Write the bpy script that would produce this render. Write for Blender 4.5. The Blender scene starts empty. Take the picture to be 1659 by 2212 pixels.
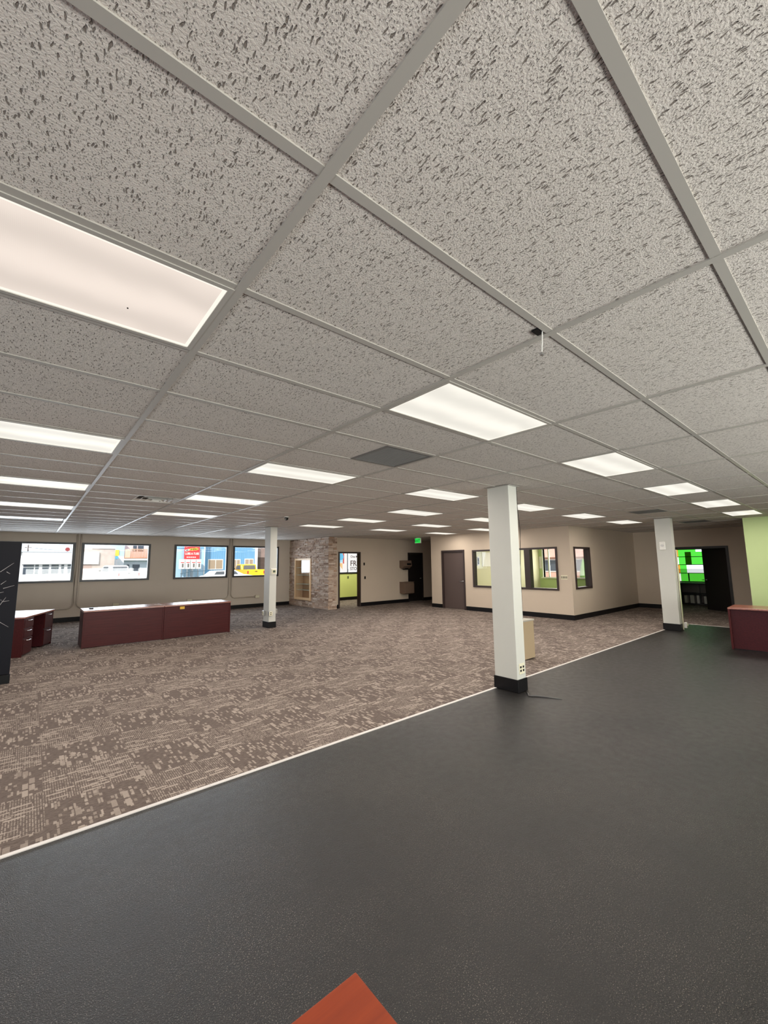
import bpy, bmesh, math, random
from mathutils import Matrix, Vector
random.seed(7)
S = bpy.context.scene
COL = S.collection
PI = math.pi
def srgb(r, g, b):
    f = lambda c: (c/255)/12.92 if c/255 <= .04045 else ((c/255+.055)/1.055)**2.4
    return (f(r), f(g), f(b), 1)

# ---------------- camera, world, sun, exposure ----------------
cam = bpy.data.cameras.new('camera'); camo = bpy.data.objects.new('camera', cam); COL.objects.link(camo)
R_, U_, W_ = (0.760986, -0.648673, -0.011111), (-0.073138, -0.102793, 0.99201), (0.644633, 0.754093, 0.125667)
camo.matrix_world = Matrix(((R_[0], U_[0], -W_[0], 0), (R_[1], U_[1], -W_[1], 0), (R_[2], U_[2], -W_[2], 1.65), (0, 0, 0, 1)))
cam.sensor_fit = 'VERTICAL'; cam.sensor_height = 36; cam.sensor_width = 27; cam.lens = 890.6*36/2212; cam.clip_start = .02; cam.clip_end = 500
S.camera = camo
vs = S.view_settings; vs.view_transform = 'Standard'; vs.look = 'None'; vs.exposure = 0.0; vs.gamma = 1; vs.use_curve_mapping = False
wd = bpy.data.worlds.new('world'); S.world = wd; wd.use_nodes = True
bg = wd.node_tree.nodes['Background']; bg.inputs[0].default_value = (.80, .90, 1, 1); bg.inputs[1].default_value = 1.6
sl = bpy.data.lights.new('sun', 'SUN'); sl.energy = 3.8; sl.angle = .02; sl.color = (1, .95, .87)
so = bpy.data.objects.new('sun', sl); COL.objects.link(so); so.rotation_euler = Vector((-.5, -.62, .6)).to_track_quat('Z', 'Y').to_euler()
LAMP_W = 27.0
def area(name, loc, direction, sx, sy, e, c):
    l = bpy.data.lights.new(name, 'AREA'); l.shape = 'RECTANGLE'; l.size = sx; l.size_y = sy; l.energy = e; l.color = c
    o = bpy.data.objects.new(name, l); COL.objects.link(o); o.location = loc
    o.rotation_euler = Vector(direction).to_track_quat('-Z', 'Y').to_euler(); return o
# daylight entering by the shop windows behind the photographer and by the windows of the long wall
area('daylight_back', (3.5, -3.9, 1.3), (0, 1, .35), 9, 1.9, 800, (.98, 1.0, .97))
area('daylight_side', (-4.9, 2.0, 1.3), (1, 0, .35), 7, 1.9, 200, (.85, .92, 1.0))
for x_ in (.1, 2.2, 4.9, 7.0): area('daylight_window', (x_, 16.45, 1.85), (0, -1, -.25), 1.8, 1.1, 55, (.80, .90, 1.0))
area('daylight_green_room', (11.7, 16.45, 1.8), (0, -1, -.2), 2.8, 1.0, 45, (.9, .95, 1))
area('office_lamp', (15.5, 8.4, 2.66), (0, 0, -1), 2.4, 1.2, 90, (1, .95, .85))
area('green_room_fill', (11.3, 14.8, 2.66), (0, 0, -1), 2.4, .6, 75, (1, .95, .85))  # added fill with no visible fixture, brightens the green room walls
area('daylight_office', (19.95, 9.3, 1.65), (-1, 0, -.1), 2.8, 1.3, 110, (1, .97, .92))

# ---------------- materials ----------------
class NT:
    def __init__(s, name):
        s.m = bpy.data.materials.new(name); s.m.use_nodes = True; s.t = s.m.node_tree; s.n = s.t.nodes; s.l = s.t.links
        s.b = s.n['Principled BSDF']; s.out = s.n['Material Output']
    def new(s, typ, **k):
        n = s.n.new(typ)
        for a, v in k.items(): setattr(n, a, v)
        return n
    def put(s, sock, v):
        if isinstance(v, bpy.types.NodeSocket): s.l.new(v, sock)
        elif v is not None:
            try: sock.default_value = v
            except Exception: sock.default_value = v[:3]
    def M(s, op, a, b=None, c=None, clamp=False):
        n = s.new('ShaderNodeMath', operation=op, use_clamp=clamp)
        s.put(n.inputs[0], a); s.put(n.inputs[1], b); s.put(n.inputs[2], c); return n.outputs[0]
    def xyz(s):
        tc = s.new('ShaderNodeTexCoord'); sp = s.new('ShaderNodeSeparateXYZ'); s.l.new(tc.outputs['Object'], sp.inputs[0])
        s.obj = tc.outputs['Object']; return sp.outputs
    def vec(s, x, y, z=0.0):
        n = s.new('ShaderNodeCombineXYZ'); s.put(n.inputs[0], x); s.put(n.inputs[1], y); s.put(n.inputs[2], z); return n.outputs[0]
    def wn(s, v):
        n = s.new('ShaderNodeTexWhiteNoise', noise_dimensions='3D'); s.l.new(v, n.inputs['Vector']); return n.outputs['Value']
    def noise(s, v, scale, detail=2, rough=.5):
        n = s.new('ShaderNodeTexNoise'); s.l.new(v, n.inputs['Vector']); n.inputs['Scale'].default_value = scale
        n.inputs['Detail'].default_value = detail; n.inputs['Roughness'].default_value = rough; return n.outputs['Fac']
    def mix(s, f, a, b):
        n = s.new('ShaderNodeMix', data_type='RGBA'); s.put(n.inputs[0], f); s.put(n.inputs[6], a); s.put(n.inputs[7], b); return n.outputs[2]
    def ramp(s, f, stops):
        n = s.new('ShaderNodeValToRGB'); s.put(n.inputs[0], f); e = n.color_ramp.elements
        while len(e) < len(stops): e.new(.5)
        for i, (p, c) in enumerate(stops): e[i].position = p; e[i].color = c
        return n.outputs[0]
    def mr(s, v, a, b, c=0, d=1):
        n = s.new('ShaderNodeMapRange'); s.put(n.inputs[0], v)
        for i, q in enumerate((a, b, c, d)): n.inputs[i+1].default_value = q
        return n.outputs[0]
    def bump(s, h, dist, strength=1.0):
        n = s.new('ShaderNodeBump'); n.inputs['Distance'].default_value = dist; n.inputs['Strength'].default_value = strength
        s.put(n.inputs['Height'], h); s.l.new(n.outputs[0], s.b.inputs['Normal'])
    def base(s, c): s.put(s.b.inputs['Base Color'], c)
    def rough(s, r): s.put(s.b.inputs['Roughness'], r)

MATS = {}
def paint(name, c, rough=.55, tex=.04, scale=60, bump=.0006, metal=0, spec=.5):
    """painted or plain surface with slight mottling and orange-peel bump"""
    if name in MATS: return MATS[name]
    k = NT(name); k.xyz(); n = k.noise(k.obj, 2.2, 3); a = tuple(v*(1-tex) for v in c[:3])+(1,); b = tuple(min(1, v*(1+tex)) for v in c[:3])+(1,)
    k.base(k.mix(n, a, b)); k.rough(rough); k.b.inputs['Metallic'].default_value = metal; k.b.inputs['Specular IOR Level'].default_value = spec
    if bump: k.bump(k.noise(k.obj, scale, 3), bump)
    MATS[name] = k.m; return k.m
def wood(name, c1, c2, rough=.3, axis=0, spec=.5):
    if name in MATS: return MATS[name]
    k = NT(name); o = k.xyz(); sc = [40, 40, 40]; sc[axis] = 2.2
    v = k.vec(k.M('MULTIPLY', o[0], sc[0]), k.M('MULTIPLY', o[1], sc[1]), k.M('MULTIPLY', o[2], sc[2]))
    n = k.noise(v, 1, 4, .6); k.base(k.mix(k.mr(n, .3, .7), c1, c2)); k.rough(rough); k.bump(n, .0003); k.b.inputs['Specular IOR Level'].default_value = spec
    MATS[name] = k.m; return k.m
def emit(name, c, st):
    if name in MATS: return MATS[name]
    k = NT(name); k.b.inputs['Emission Color'].default_value = c; k.b.inputs['Emission Strength'].default_value = st; k.base((0, 0, 0, 1)); MATS[name] = k.m; return k.m

BEIGE = paint('beige_wall', srgb(196, 180, 162), .7)
TAUPE = paint('taupe_wall', srgb(204, 192, 178), .7)
GREEN = paint('light_green_wall', srgb(194, 212, 152), .65)
GREENR = paint('yellow_green_wall', srgb(204, 212, 128), .65)
OFFG = paint('office_green_wall', srgb(188, 214, 148), .65)
OFFP = paint('office_pale_wall', srgb(228, 224, 180), .65)
COLM = paint('column_paint', srgb(198, 197, 190), .5)
BLACKB = paint('black_rubber_base', srgb(18, 17, 19), .4, spec=.25)
FRAME = paint('dark_brown_frame', srgb(52, 40, 38), .4)
DOORM = paint('brown_door', srgb(84, 70, 66), .45)
DARKDOOR = paint('black_door', srgb(24, 20, 20), .5)
WINF = paint('dark_window_frame', srgb(40, 38, 42), .35)
WHITE = paint('white_plastic', srgb(232, 230, 224), .4)
CREAM = paint('cream_plastic', srgb(222, 216, 190), .4)
BLACK = paint('black_plastic', srgb(16, 16, 18), .4, spec=.2)
STEEL = paint('brushed_steel', srgb(190, 190, 190), .3, metal=1)
TBAR = paint('t_bar_paint', srgb(176, 171, 164), .38, bump=0)
CONDUIT = paint('painted_conduit', srgb(190, 178, 164), .35)
MAHO = wood('mahogany_laminate', srgb(58, 18, 19), srgb(72, 24, 24), .4, spec=.2)
MAHOX = wood('dark_mahogany_laminate', srgb(50, 17, 21), srgb(66, 22, 26), .4, spec=.2)
MAHOTOP = wood('mahogany_top', srgb(120, 66, 50), srgb(148, 84, 62), .27, spec=1.0)
CHERRY = wood('cherry_laminate', srgb(132, 50, 20), srgb(150, 60, 24), .55, spec=.2)
MAPLE = wood('pale_maple', srgb(226, 190, 146), srgb(240, 208, 168), .4, 2)
SHELFBACK = wood('brown_backboard', srgb(176, 132, 84), srgb(196, 152, 102), .5, 2)
PANELB = paint('black_panel', srgb(17, 17, 25), .5, spec=.15)
STRIP = paint('white_metal_strip', srgb(206, 200, 196), .4)

def glass_mat(name, c=(1, 1, 1, 1), gloss=.06):
    k = NT(name); tr = k.new('ShaderNodeBsdfTransparent'); tr.inputs[0].default_value = c
    gl = k.new('ShaderNodeBsdfGlossy'); gl.inputs['Roughness'].default_value = .02
    lw = k.new('ShaderNodeLayerWeight'); lw.inputs[0].default_value = .25
    f = k.M('ADD', k.M('MULTIPLY', lw.outputs['Fresnel'], gloss*8), gloss*.3, clamp=True)
    mx = k.new('ShaderNodeMixShader'); k.l.new(f, mx.inputs[0]); k.l.new(tr.outputs[0], mx.inputs[1]); k.l.new(gl.outputs[0], mx.inputs[2])
    k.l.new(mx.outputs[0], k.out.inputs[0]); MATS[name] = k.m; return k.m
GLASS = glass_mat('clear_glass'); GGREEN = glass_mat('green_film', (.30, .80, .22, 1)); GOLIVE = glass_mat('olive_film', (.12, .22, .01, 1)); GORANGE = glass_mat('orange_film', (.9, .55, .2, 1))

def ceiling_mat():
    k = NT('fissured_tile'); o = k.xyz()
    dn = k.noise(k.obj, 34, 2); dn2 = k.noise(k.obj, 23, 2)
    x = k.M('ADD', o[0], k.M('MULTIPLY', k.M('SUBTRACT', dn, .5), .016)); y = k.M('ADD', o[1], k.M('MULTIPLY', k.M('SUBTRACT', dn2, .5), .012))
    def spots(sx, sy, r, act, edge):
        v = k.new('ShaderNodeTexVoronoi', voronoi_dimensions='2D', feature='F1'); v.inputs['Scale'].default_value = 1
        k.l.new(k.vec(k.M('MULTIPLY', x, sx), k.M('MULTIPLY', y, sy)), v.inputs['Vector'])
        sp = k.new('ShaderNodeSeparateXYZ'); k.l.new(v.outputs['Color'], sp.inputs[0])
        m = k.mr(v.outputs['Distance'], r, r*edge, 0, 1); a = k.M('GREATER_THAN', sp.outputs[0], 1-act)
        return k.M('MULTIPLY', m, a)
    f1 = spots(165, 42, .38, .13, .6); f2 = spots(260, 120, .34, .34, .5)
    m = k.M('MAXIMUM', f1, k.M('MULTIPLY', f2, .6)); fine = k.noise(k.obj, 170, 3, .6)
    k.base(k.mix(m, k.mix(k.noise(k.obj, 1.3, 2), srgb(209, 201, 193), srgb(217, 209, 202)), srgb(128, 118, 110))); k.rough(.85)  # fissures and pits tinted darker, standing in for the shade inside them
    k.bump(k.M('ADD', k.M('MULTIPLY', m, -1), k.M('MULTIPLY', fine, .45)), .0055)
    return k.m
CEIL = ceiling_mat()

def rectlayer(k, x, y, cw, ch, thr, seed, fx=.8, fy=.85):
    cx = k.M('FLOOR', k.M('DIVIDE', x, cw)); off = k.wn(k.vec(cx, seed*3.1, 1.7)); yy = k.M('ADD', k.M('DIVIDE', y, ch), off); cy = k.M('FLOOR', yy)
    r = k.wn(k.vec(cx, cy, seed)); m = k.M('GREATER_THAN', r, thr)
    m = k.M('MULTIPLY', m, k.M('LESS_THAN', k.M('FRACT', k.M('DIVIDE', x, cw)), fx)); m = k.M('MULTIPLY', m, k.M('LESS_THAN', k.M('FRACT', yy), fy))
    return m, k.M('MULTIPLY', m, k.mr(k.wn(k.vec(cx, cy, seed+9.3)), 0, 1, .4, 1))
def carpet_mat():
    k = NT('patterned_carpet_tile'); o = k.xyz(); w = k.M('SUBTRACT', k.noise(k.obj, 60, 2), .5)
    x = k.M('ADD', o[0], k.M('MULTIPLY', w, .006)); y = k.M('ADD', o[1], k.M('MULTIPLY', w, .016))
    col = k.M('FLOOR', k.M('DIVIDE', k.M('SUBTRACT', o[0], .2), .6)); h = k.wn(k.vec(col, 4.2, 8.1))
    yb = k.M('ADD', k.M('DIVIDE', o[1], .575), k.M('ADD', k.M('MULTIPLY', h, .45), k.M('ADD', col, .75)))
    par = k.M('GREATER_THAN', k.M('FRACT', k.M('DIVIDE', yb, 2)), .5)
    a = rectlayer(k, x, y, .040, .13, .86, 1.0, .85, .8)[1]; b = rectlayer(k, x, y, .030, .055, .80, 2.0, .65, .7)[1]; c = rectlayer(k, x, y, .017, .09, .86, 3.0)[1]
    blot = k.M('MAXIMUM', k.M('MAXIMUM', a, b), c)
    t = rectlayer(k, x, y, .0150, .060, .10, 5.0, .48, .8)[1]; bar = rectlayer(k, k.M('ADD', x, k.M('MULTIPLY', k.M('FLOOR', k.M('DIVIDE', y, .035)), .071)), y, .13, .035, .72, 6.0, .85, .55)[0]
    st = k.M('MAXIMUM', k.M('MULTIPLY', t, .8), bar)
    f = k.M('ADD', k.M('MULTIPLY', blot, par), k.M('MULTIPLY', st, k.M('SUBTRACT', 1, par)))
    fz = k.noise(k.obj, 260, 3, .7); v2 = k.vec(k.M('MULTIPLY', o[0], 25), k.M('MULTIPLY', o[1], 110)); hz = k.noise(v2, 1, 3)
    dark = k.mix(k.mr(hz, .3, .7), srgb(86, 76, 71), srgb(122, 109, 102)); light = srgb(196, 182, 170)
    c_ = k.mix(k.M('MULTIPLY', f, .62), dark, light)
    n = k.new('ShaderNodeMix', data_type='RGBA', blend_type='MULTIPLY'); n.inputs[0].default_value = 1; k.l.new(c_, n.inputs[6])
    g = k.mr(fz, .25, .75, .72, 1.15); k.l.new(k.vec(g, g, g), n.inputs[7]); k.base(n.outputs[2])
    k.rough(.95); k.b.inputs['Specular IOR Level'].default_value = .15; k.bump(fz, .003)
    return k.m
CARPET = carpet_mat()
def rubber_mat():
    k = NT('speckled_black_rubber'); o = k.xyz()
    big = k.noise(k.obj, 1.6, 3); mid = k.noise(k.obj, 14, 3); fl = k.noise(k.obj, 200, 2, .6)
    c = k.mix(k.mr(mid, .3, .7), srgb(20, 20, 21), srgb(31, 29, 29))
    c = k.mix(k.M('MULTIPLY', k.mr(fl, .60, .68), k.mr(big, .35, .65, .3, .9)), c, srgb(150, 140, 130))
    k.base(c); k.rough(k.mr(mid, .3, .7, .28, .38)); k.b.inputs['Specular IOR Level'].default_value = .30
    k.bump(k.M('ADD', fl, k.M('MULTIPLY', k.noise(k.obj, 90, 2), .5)), .003)
    return k.m
RUBBER = rubber_mat()
def stone_mat():
    k = NT('stacked_ledge_stone'); k.xyz(); g = k.new('ShaderNodeNewGeometry')
    c = k.ramp(g.outputs['Random Per Island'], [(0, srgb(140, 112, 94)), (.2, srgb(206, 184, 166)), (.45, srgb(176, 150, 132)), (.75, srgb(224, 208, 194)), (1, srgb(190, 156, 130))])
    n = k.noise(k.obj, 30, 4, .6); k.base(k.mix(k.mr(n, .35, .75, 0, .4), c, srgb(104, 84, 72))); k.rough(.85); k.bump(n, .006); return k.m
STONE = stone_mat()
def lens_mat(name, tint, s0, s1):
    k = NT(name); o = k.xyz()
    wv = k.M('SINE', k.M('ADD', k.M('MULTIPLY', o[1], 21), k.M('MULTIPLY', k.noise(k.obj, 3.5, 2), 2.5)))
    dots = k.M('MULTIPLY', k.M('SINE', k.M('MULTIPLY', k.M('ADD', o[0], o[1]), 700)), k.M('SINE', k.M('MULTIPLY', k.M('SUBTRACT', o[0], o[1]), 700)))
    st = k.M('ADD', k.mr(wv, -1, 1, s0, s1), k.M('MULTIPLY', dots, .03))
    k.base((.02, .02, .02, 1)); k.b.inputs['Specular IOR Level'].default_value = .1; k.b.inputs['Emission Color'].default_value = tint; k.put(k.b.inputs['Emission Strength'], st); k.rough(.4); return k.m
LENS = lens_mat('prismatic_lens', (1, .96, .86, 1), .84, 1.02); LENSW = lens_mat('warm_prismatic_lens', (1, .87, .77, 1), .76, .92)
LENSOFF = paint('unlit_lens', srgb(225, 218, 205), .3)

# ---------------- mesh helpers ----------------
class MB:
    def __init__(s): s.v = []; s.f = []
    def add(s, vs_, fs): n = len(s.v); s.v += [tuple(p) for p in vs_]; s.f += [tuple(i+n for i in q) for q in fs]; return s
    def box(s, x0, y0, z0, x1, y1, z1):
        if x0 > x1: x0, x1 = x1, x0
        if y0 > y1: y0, y1 = y1, y0
        if z0 > z1: z0, z1 = z1, z0
        return s.add([(x0, y0, z0), (x1, y0, z0), (x1, y1, z0), (x0, y1, z0), (x0, y0, z1), (x1, y0, z1), (x1, y1, z1), (x0, y1, z1)],
                     [(0, 3, 2, 1), (4, 5, 6, 7), (0, 1, 5, 4), (1, 2, 6, 5), (2, 3, 7, 6), (3, 0, 4, 7)])
    def prism(s, pts, a, b, axis='y'):
        """extrude the outline pts (u, v) from a to b: axis y -> (u, a, v); axis x -> (a, u, v); axis z -> (u, v, a)"""
        g = {'y': lambda u, v, t: (u, t, v), 'x': lambda u, v, t: (t, u, v), 'z': lambda u, v, t: (u, v, t)}[axis]; n = len(pts)
        vv = [g(u, v, a) for u, v in pts]+[g(u, v, b) for u, v in pts]
        ff = [tuple(range(n)), tuple(range(2*n-1, n-1, -1))]+[(i, i+n, (i+1) % n+n, (i+1) % n) for i in range(n)]
        return s.add(vv, ff)
    def tube(s, pts, r, n=8):
        pts = [Vector(p) for p in pts]; rings = []
        for i, p in enumerate(pts):
            d = (pts[min(i+1, len(pts)-1)]-pts[max(i-1, 0)]).normalized(); a = d.cross(Vector((0, 0, 1)))
            if a.length < 1e-3: a = d.cross(Vector((0, 1, 0)))
            a.normalize(); b = d.cross(a); rr = r[i] if isinstance(r, (list, tuple)) else r
            rings.append([p+(a*math.cos(t)+b*math.sin(t))*rr for t in [2*PI*j/n for j in range(n)]])
        vv = [q for ring in rings for q in ring]; ff = [tuple(range(n))[::-1], tuple(range((len(pts)-1)*n, len(pts)*n))]
        for i in range(len(pts)-1):
            for j in range(n): ff.append((i*n+j, i*n+(j+1) % n, (i+1)*n+(j+1) % n, (i+1)*n+j))
        return s.add(vv, ff)
    def lathe(s, prof, c=(0, 0, 0), n=20, axis='z'):
        vv = []
        for r, z in prof:
            for j in range(n):
                t = 2*PI*j/n; p = (r*math.cos(t), r*math.sin(t), z) if axis == 'z' else ((z, r*math.cos(t), r*math.sin(t)) if axis == 'x' else (r*math.cos(t), z, r*math.sin(t)))
                vv.append((p[0]+c[0], p[1]+c[1], p[2]+c[2]))
        ff = [tuple(range(n)), tuple(range((len(prof)-1)*n, len(prof)*n))]
        for i in range(len(prof)-1):
            for j in range(n): ff.append((i*n+j, i*n+(j+1) % n, (i+1)*n+(j+1) % n, (i+1)*n+j))
        return s.add(vv, ff)
    def build(s, name, mat, parent=None, bevel=0, smooth=False):
        me = bpy.data.meshes.new(name); me.from_pydata(s.v, [], s.f); bm = bmesh.new(); bm.from_mesh(me); bmesh.ops.recalc_face_normals(bm, faces=bm.faces)
        if smooth:
            for f in bm.faces: f.smooth = True
        bm.to_mesh(me); bm.free()
        o = bpy.data.objects.new(name, me); COL.objects.link(o); me.materials.append(mat)
        if bevel:
            m = o.modifiers.new('edge', 'BEVEL'); m.width = bevel; m.segments = 2; m.limit_method = 'ANGLE'
        if parent: o.parent = parent
        return o
def box(name, mat, b, parent=None, bevel=0): return MB().box(*b).build(name, mat, parent, bevel)
def thing(name, label, cat, loc=(0, 0, 0), rz=0, group=None):
    o = bpy.data.objects.new(name, None); COL.objects.link(o); o.location = loc; o.rotation_euler = (0, 0, rz); o.empty_display_size = .1
    return tag(o, label, cat, group)
def tag(o, label, cat, group=None):
    o['label'] = label; o['category'] = cat
    if group: o['group'] = group
    return o
def struct(o, label=None):
    o['kind'] = 'structure'
    if label: o['label'] = label
    return o
def text(name, s, size, mat, loc, rot, parent=None, extrude=.002, align='LEFT', sx=1):
    c = bpy.data.curves.new(name, 'FONT'); c.body = s; c.size = size; c.extrude = extrude; c.align_x = align; c.offset = size*.02
    q = bpy.data.objects.new(name, c); COL.objects.link(q); bpy.context.view_layer.update()
    me = bpy.data.meshes.new_from_object(q.evaluated_get(bpy.context.evaluated_depsgraph_get())); bpy.data.objects.remove(q)
    o = bpy.data.objects.new(name, me); COL.objects.link(o); me.materials.clear(); me.materials.append(mat); o.location = loc; o.rotation_euler = rot; o.scale = (sx, 1, 1)
    if parent: o.parent = parent
    return o
def wall_mb(axis, a0, a1, t0, t1, z0, z1, holes):
    """wall running along axis from a0 to a1, thickness t0..t1; holes = (a, b, z0, z1)"""
    m = MB(); cuts = sorted({a0, a1, *[min(max(h[i], a0), a1) for h in holes for i in (0, 1)]})
    for a, b in zip(cuts, cuts[1:]):
        segs = [(z0, z1)]; mid = (a+b)/2
        for h in holes:
            if h[0] < mid < h[1]: segs = [q for s_, e in segs for q in ((s_, min(e, h[2])), (max(s_, h[3]), e)) if q[1]-q[0] > 1e-4]
        for s_, e in segs:
            if axis == 'x': m.box(a, t0, s_, b, t1, e)
            else: m.box(t0, a, s_, t1, b, e)
    return m

H = 2.70
# ---------------- floor ----------------
fm = MB()
fm.box(-5, 3.42, -.12, 20, 16.5, 0); fm.box(13.3, -4.2, -.12, 20, 3.42, 0)
struct(fm.build('floor_carpet', CARPET), 'grey brown patterned carpet tiles')
struct(box('floor_rubber', RUBBER, (-5, -4.2, -.12, 13.3, 3.42, 0)), 'speckled black rubber floor')
sm = MB().box(-5, 3.405, 0, 4.86, 3.435, .006); sm.box(5.06, 3.405, 0, 11.85, 3.435, .006); sm.box(12.05, 3.405, 0, 13.3, 3.435, .006); sm.box(13.285, 2.0, 0, 13.315, 3.405, .006)
st_ = struct(sm.build('trim_1', STRIP), 'white metal strip between carpet and rubber floor')
sc_ = MB()
for i in range(24): sc_.lathe([(.0035, .006), (.0035, .0075), (.001, .008)], (-.1+i*.42, 3.42, 0), 8)
sc_.build('screw', STEEL, st_)

# ---------------- ceiling ----------------
GX = lambda j: .5379+1.2192*j
GY = lambda i: .852+.6096*i
LIT = [(-1, 1), (1, 1), (3, 1), (5, 1), (7, 1), (9, 1), (-1, 5), (1, 5), (3, 5), (5, 5), (7, 5), (9, 5), (-1, 9), (1, 9), (-1, 13), (1, 13),
       (4, 8), (4, 11), (4, 14), (6, 8), (6, 11), (6, 14), (8, 11), (8, 14)]
OFF = [(-1, 17)]
HALF = {(1, 3): 'return', (0, 10): 'diffuser', (7, 3): 'return', (10, 3): 'slot'}     # the grille fills the far half of the cell
cm = MB(); t = .016; zt = H+.007
for j in range(-5, 16):
    for i in range(-9, 26):
        if (j, i) in LIT or (j, i) in OFF: continue
        x0, x1, y0, y1 = GX(j), GX(j+1), GY(i), GY(i+1)
        if (j, i) in HALF: x1 = (x0+x1)/2
        cm.add([(x0, y0, zt), (x0, y1, zt), (x1, y1, zt), (x1, y0, zt)], [(0, 1, 2, 3)])
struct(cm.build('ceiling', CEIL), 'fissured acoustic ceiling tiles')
struct(box('light_block_slab', TAUPE, (-5.6, -4.8, 3.0, 20.2, 16.6, 3.2)))  # unseen slab added above the tiles to block outside light
gm = MB()
for j in range(-4, 16): gm.box(GX(j)-t, -4, H, GX(j)+t, 16.2, H+.012)
struct(gm.build('trim_2', TBAR), 'painted main runners of the ceiling grid')
gm = MB()
for i in range(-7, 26):
    for j in range(-5, 16): gm.box(GX(j)+t, GY(i)-t, H+.002, GX(j+1)-t, GY(i)+t, H+.012)
struct(gm.build('trim_3', TBAR), 'painted cross bars of the ceiling grid')

# ---------------- walls ----------------
W4 = [(-.83, 1.03), (1.25, 3.13), (3.95, 5.81), (6.06, 7.94)]
wh = [(a, b, 1.24, 2.40) for a, b in W4]
struct(wall_mb('x', -5, 8.5, 16.2, 16.36, 0, 3, wh).build('wall_front', TAUPE), 'taupe wall with four street windows')
struct(wall_mb('x', 8.5, 20, 16.2, 16.36, 0, 3, [(10.2, 13.2, 1.27, 2.25)]).build('wall_green_room', GREENR))
for n_, (a, b) in enumerate(W4):
    m = MB(); y0, y1 = 16.175, 16.24
    for q in ((a-.03, y0, 1.205, b+.03, y1, 1.265), (a-.03, y0, 2.375, b+.03, y1, 2.435), (a-.03, y0, 1.265, a+.04, y1, 2.375), (b-.04, y0, 1.265, b+.03, y1, 2.375)): m.box(*q)
    fr = struct(m.build('window_%d' % (n_+1), WINF), 'dark framed street window')
    box('pane', GLASS, (a+.04, 16.205, 1.265, b-.04, 16.211, 2.375), fr)
m = MB()
for q in ((10.17, 16.17, 1.22, 13.23, 16.24, 1.29), (10.17, 16.17, 2.23, 13.23, 16.24, 2.29), (10.17, 16.17, 1.29, 10.23, 16.24, 2.23), (13.17, 16.17, 1.29, 13.23, 16.24, 2.23), (11.49, 16.17, 1.29, 11.53, 16.24, 2.23)): m.box(*q)
fr = struct(m.build('window_5', WINF)); box('pane', GLASS, (10.23, 16.215, 1.29, 13.17, 16.22, 2.23), fr)
# stone veneer wall with a niche
struct(wall_mb('y', 13.19, 16.2, 8.53, 8.85, 0, 3, [(14.42, 15.68, .28, 1.90)]).build('wall_stone', paint('mortar', srgb(70, 60, 54), .9)))
stn = MB(); z = 0
while z < 2.69:
    h = random.choice((.035, .045, .055, .07)); z1 = min(z+h, H)
    y = 13.17
    while y < 16.19:
        l = random.uniform(.08, .34); y1 = min(y+l, 16.2); p = random.uniform(0, .03)
        if not (z1 > .275 and z < 1.915 and y1 > 14.405 and y < 15.695): stn.box(8.505-p, y+.003, z+.002, 8.54, y1-.003, z1-.003)
        elif y < 14.405 and y1 > 14.405: stn.box(8.505-p, y+.003, z+.002, 8.54, 14.405, z1-.003)
        elif y1 > 15.695 and y < 15.695: stn.box(8.505-p, 15.695, z+.002, 8.54, y1-.003, z1-.003)
        y = y1
    x = 8.50
    while x < 8.87:
        x1 = min(x+random.uniform(.1, .25), 8.87); p = random.uniform(0, .025); stn.box(x+.002, 13.175-p, z+.002, x1-.002, 13.21, z1-.003); x = x1
    z = z1
struct(stn.build('wall_stone_facing', STONE), 'stacked ledge stone wall')
# partition with the green room
P_HOLES = [(9.08, 10.11, 0, 2.12), (12.79, 13.68, 0, 2.13)]
struct(wall_mb('x', 8.85, 15.6, 13.35, 13.47, 0, 3, P_HOLES).build('wall_partition', BEIGE), 'beige wall with open doorway and dark door')
struct(wall_mb('x', 8.85, 15.6, 13.47, 13.49, 0, 3, P_HOLES).build('wall_partition_lining', GREENR))
struct(box('wall_hall_end', BEIGE, (15.5, 11.15, 0, 15.62, 13.35, 3)), 'shaded end wall of the short hall')
# office block
OW = [(9.53, 10.58, 0, 2.12), (6.06, 9.13, .84, 2.09)]
struct(wall_mb('y', 5.65, 11.15, 11.93, 12.04, 0, 3, OW).build('wall_office', BEIGE), 'beige office wall with door and window')
struct(wall_mb('y', 5.77, 11.03, 12.04, 12.06, 0, 3, OW).build('wall_office_lining', OFFP))
OS = [(12.16, 13.17, .88, 2.08)]
struct(wall_mb('x', 12.04, 19.8, 5.65, 5.76, 0, 3, OS).build('wall_office_side', BEIGE), 'beige side wall of the office with narrow window')
struct(wall_mb('x', 12.06, 19.8, 5.76, 5.78, 0, 3, OS).build('wall_office_side_lining', OFFG))
struct(box('wall_office_back', BEIGE, (12.04, 11.03, 0, 19.8, 11.15, 3))); struct(box('wall_office_back_lining', OFFP, (12.06, 11.01, 0, 19.78, 11.03, 3)))
EH = [(8.0, 10.78, .92, 2.35), (3.4, 5.12, .84, 2.12)]
struct(wall_mb('y', -4, 16.4, 19.8, 19.95, 0, 3, EH).build('wall_east', TAUPE)); struct(wall_mb('y', 5.78, 11.01, 19.78, 19.8, 0, 3, EH).build('wall_east_lining', OFFG))
struct(wall_mb('y', -4, 5.65, 17.0, 17.12, 0, 3, [(2.96, 4.45, 0, 2.10)]).build('wall_far', BEIGE), 'shaded beige end wall with the open doorway')
struct(box('wall_green', GREEN, (13.6, -4, 0, 13.74, 2.0, 3)), 'light green wall behind the mahogany desk')
struct(box('wall_back', GREEN, (-5, -4.2, 0, 20, -4, 3))); struct(box('wall_left', TAUPE, (-5.2, -4.2, 0, -5, 16.4, 3)))

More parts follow.
